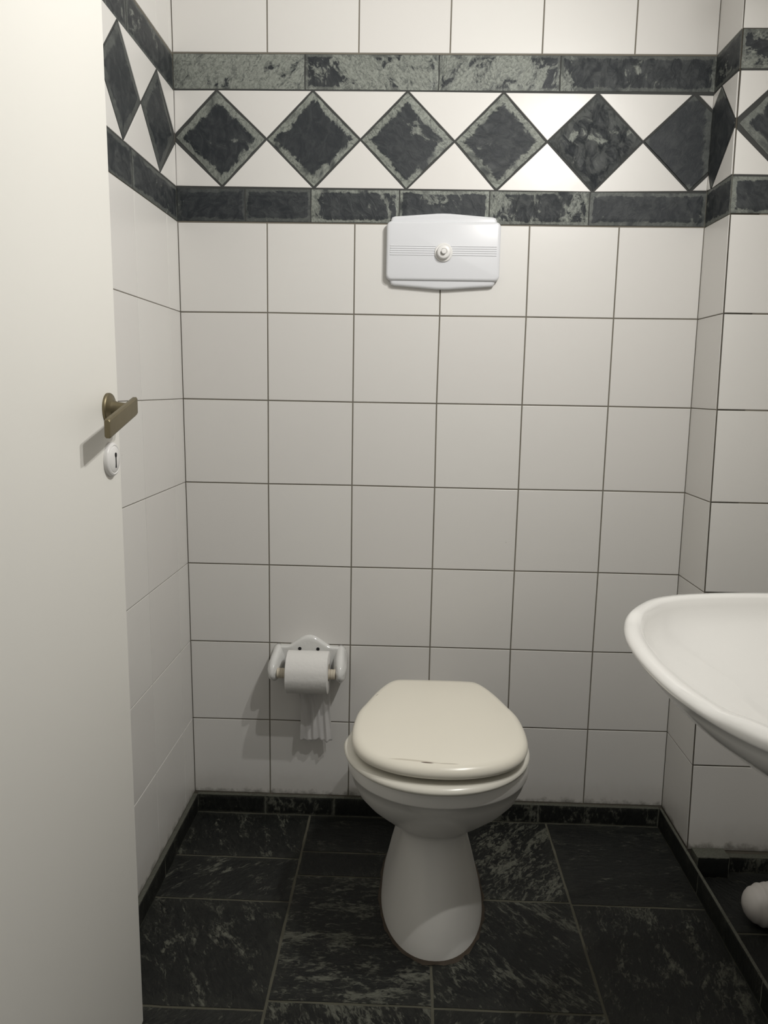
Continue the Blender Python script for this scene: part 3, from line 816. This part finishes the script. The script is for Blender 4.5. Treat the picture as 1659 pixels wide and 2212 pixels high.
# ------------------------------------------------------------------ open door with handle and keyhole plate
DX = .102
D = thing('door_1', None, None, (DX, YF, 0)); D['kind'] = 'structure'
Y0, Y1 = -1.40, -.6745
bm = bmesh.new()
box(bm, (-.04, Y0 - YF, .002), (0, Y1 - YF, 2.04))
bmesh.ops.bevel(bm, geom=list(bm.edges), offset=.002, segments=2, affect='EDGES')
for v in bm.verts: v.co.y -= .0115 * v.co.z      # the leaf hangs slightly out of plumb
obj('door_leaf', bm, 'door', D)
yh = -.7265 - YF; zh = 1.0475
def disc(prof, N=40):   # axis +x
    bm = bmesh.new(); loft(bm, [[Vector((h, r * math.cos(2 * math.pi * i / N), r * math.sin(2 * math.pi * i / N))) for i in range(N)] for r, h in prof]); return bm
Hd = bpy.data.objects.new('door_handle', None)
def hrose(bm=None):
    return disc([(.0225, 0), (.0225, .003), (.0215, .0045), (.017, .0055), (.0125, .008), (.0100, .014), (.0088, .024), (.0088, .040)])
hm = hrose()
# flat lever bar, drooping toward the hinge side
bb = bmesh.new()
yy0, yy1 = .006, -.102; tk0, tk1 = .0335, .0415; hz = .0128
ring = []
for x, z in ((tk0, -hz + .002), (tk0, hz - .002), (tk0 + .002, hz), (tk1 - .0015, hz), (tk1, hz - .0025), (tk1, -hz + .0025), (tk1 - .0015, -hz), (tk0 + .002, -hz)): ring.append((x, z))
rs = []
for y, s_ in ((yy0, .88), (yy0 - .0015, .97), (yy0 - .004, 1), (yy1 + .004, 1.02), (yy1 + .0015, .99), (yy1, .90)):
    rs.append([Vector((((x - (tk0 + tk1) / 2) * s_ + (tk0 + tk1) / 2), y, z * s_ + .0035 + .265 * y)) for x, z in ring])
loft(bb, rs)
me_t = bpy.data.meshes.new('t'); bb.to_mesh(me_t); bb.free(); hm.from_mesh(me_t)
bpy.data.meshes.remove(me_t)
h = obj('door_handle', hm, 'brass', D, True); autos(h, 30); h.location = (0, yh, zh); h['label'] = 'tarnished brass lever handle'
ke = disc([(.0248, 0), (.0248, .0045), (.0233, .0065), (.0210, .0075), (.0195, .0068), (.0180, .0082), (.0060, .0090), (.0020, .0090)])
k_ = obj('keyhole_plate', ke, 'white_plastic', D, True); autos(k_, 45); k_.location = (0, -.7275 - YF, .9745)
bm = bmesh.new()
loft(bm, [[Vector((hx, .0036 * math.cos(a), .0065 + .0036 * math.sin(a))) for a in [2 * math.pi * i / 16 for i in range(16)]] for hx in (.0085, .0094)])
box(bm, (.0085, -.0015, -.012), (.0094, .0015, .005))
obj('keyhole', bm, 'black', k_)

# ------------------------------------------------------------------ lamps (out of frame)
WL = thing('wall_lamp', 'two-bulb lamp on the wall above the washbasin', 'lamp', (RW, -.95, 1.90))
bm = bmesh.new(); box(bm, (-.02, -.19, -.04), (-.002, .19, .04)); bmesh.ops.bevel(bm, geom=list(bm.edges), offset=.004, segments=2, affect='EDGES'); obj('mounting_plate', bm, 'chrome', WL)
for dy in (-.135, .135):
    bm = bmesh.new(); loft(bm, [[Vector((x, dy + .009 * math.cos(a), .009 * math.sin(a))) for a in [2 * math.pi * i / 12 for i in range(12)]] for x in (-.02, -.37)]); obj('arm', bm, 'chrome', WL)
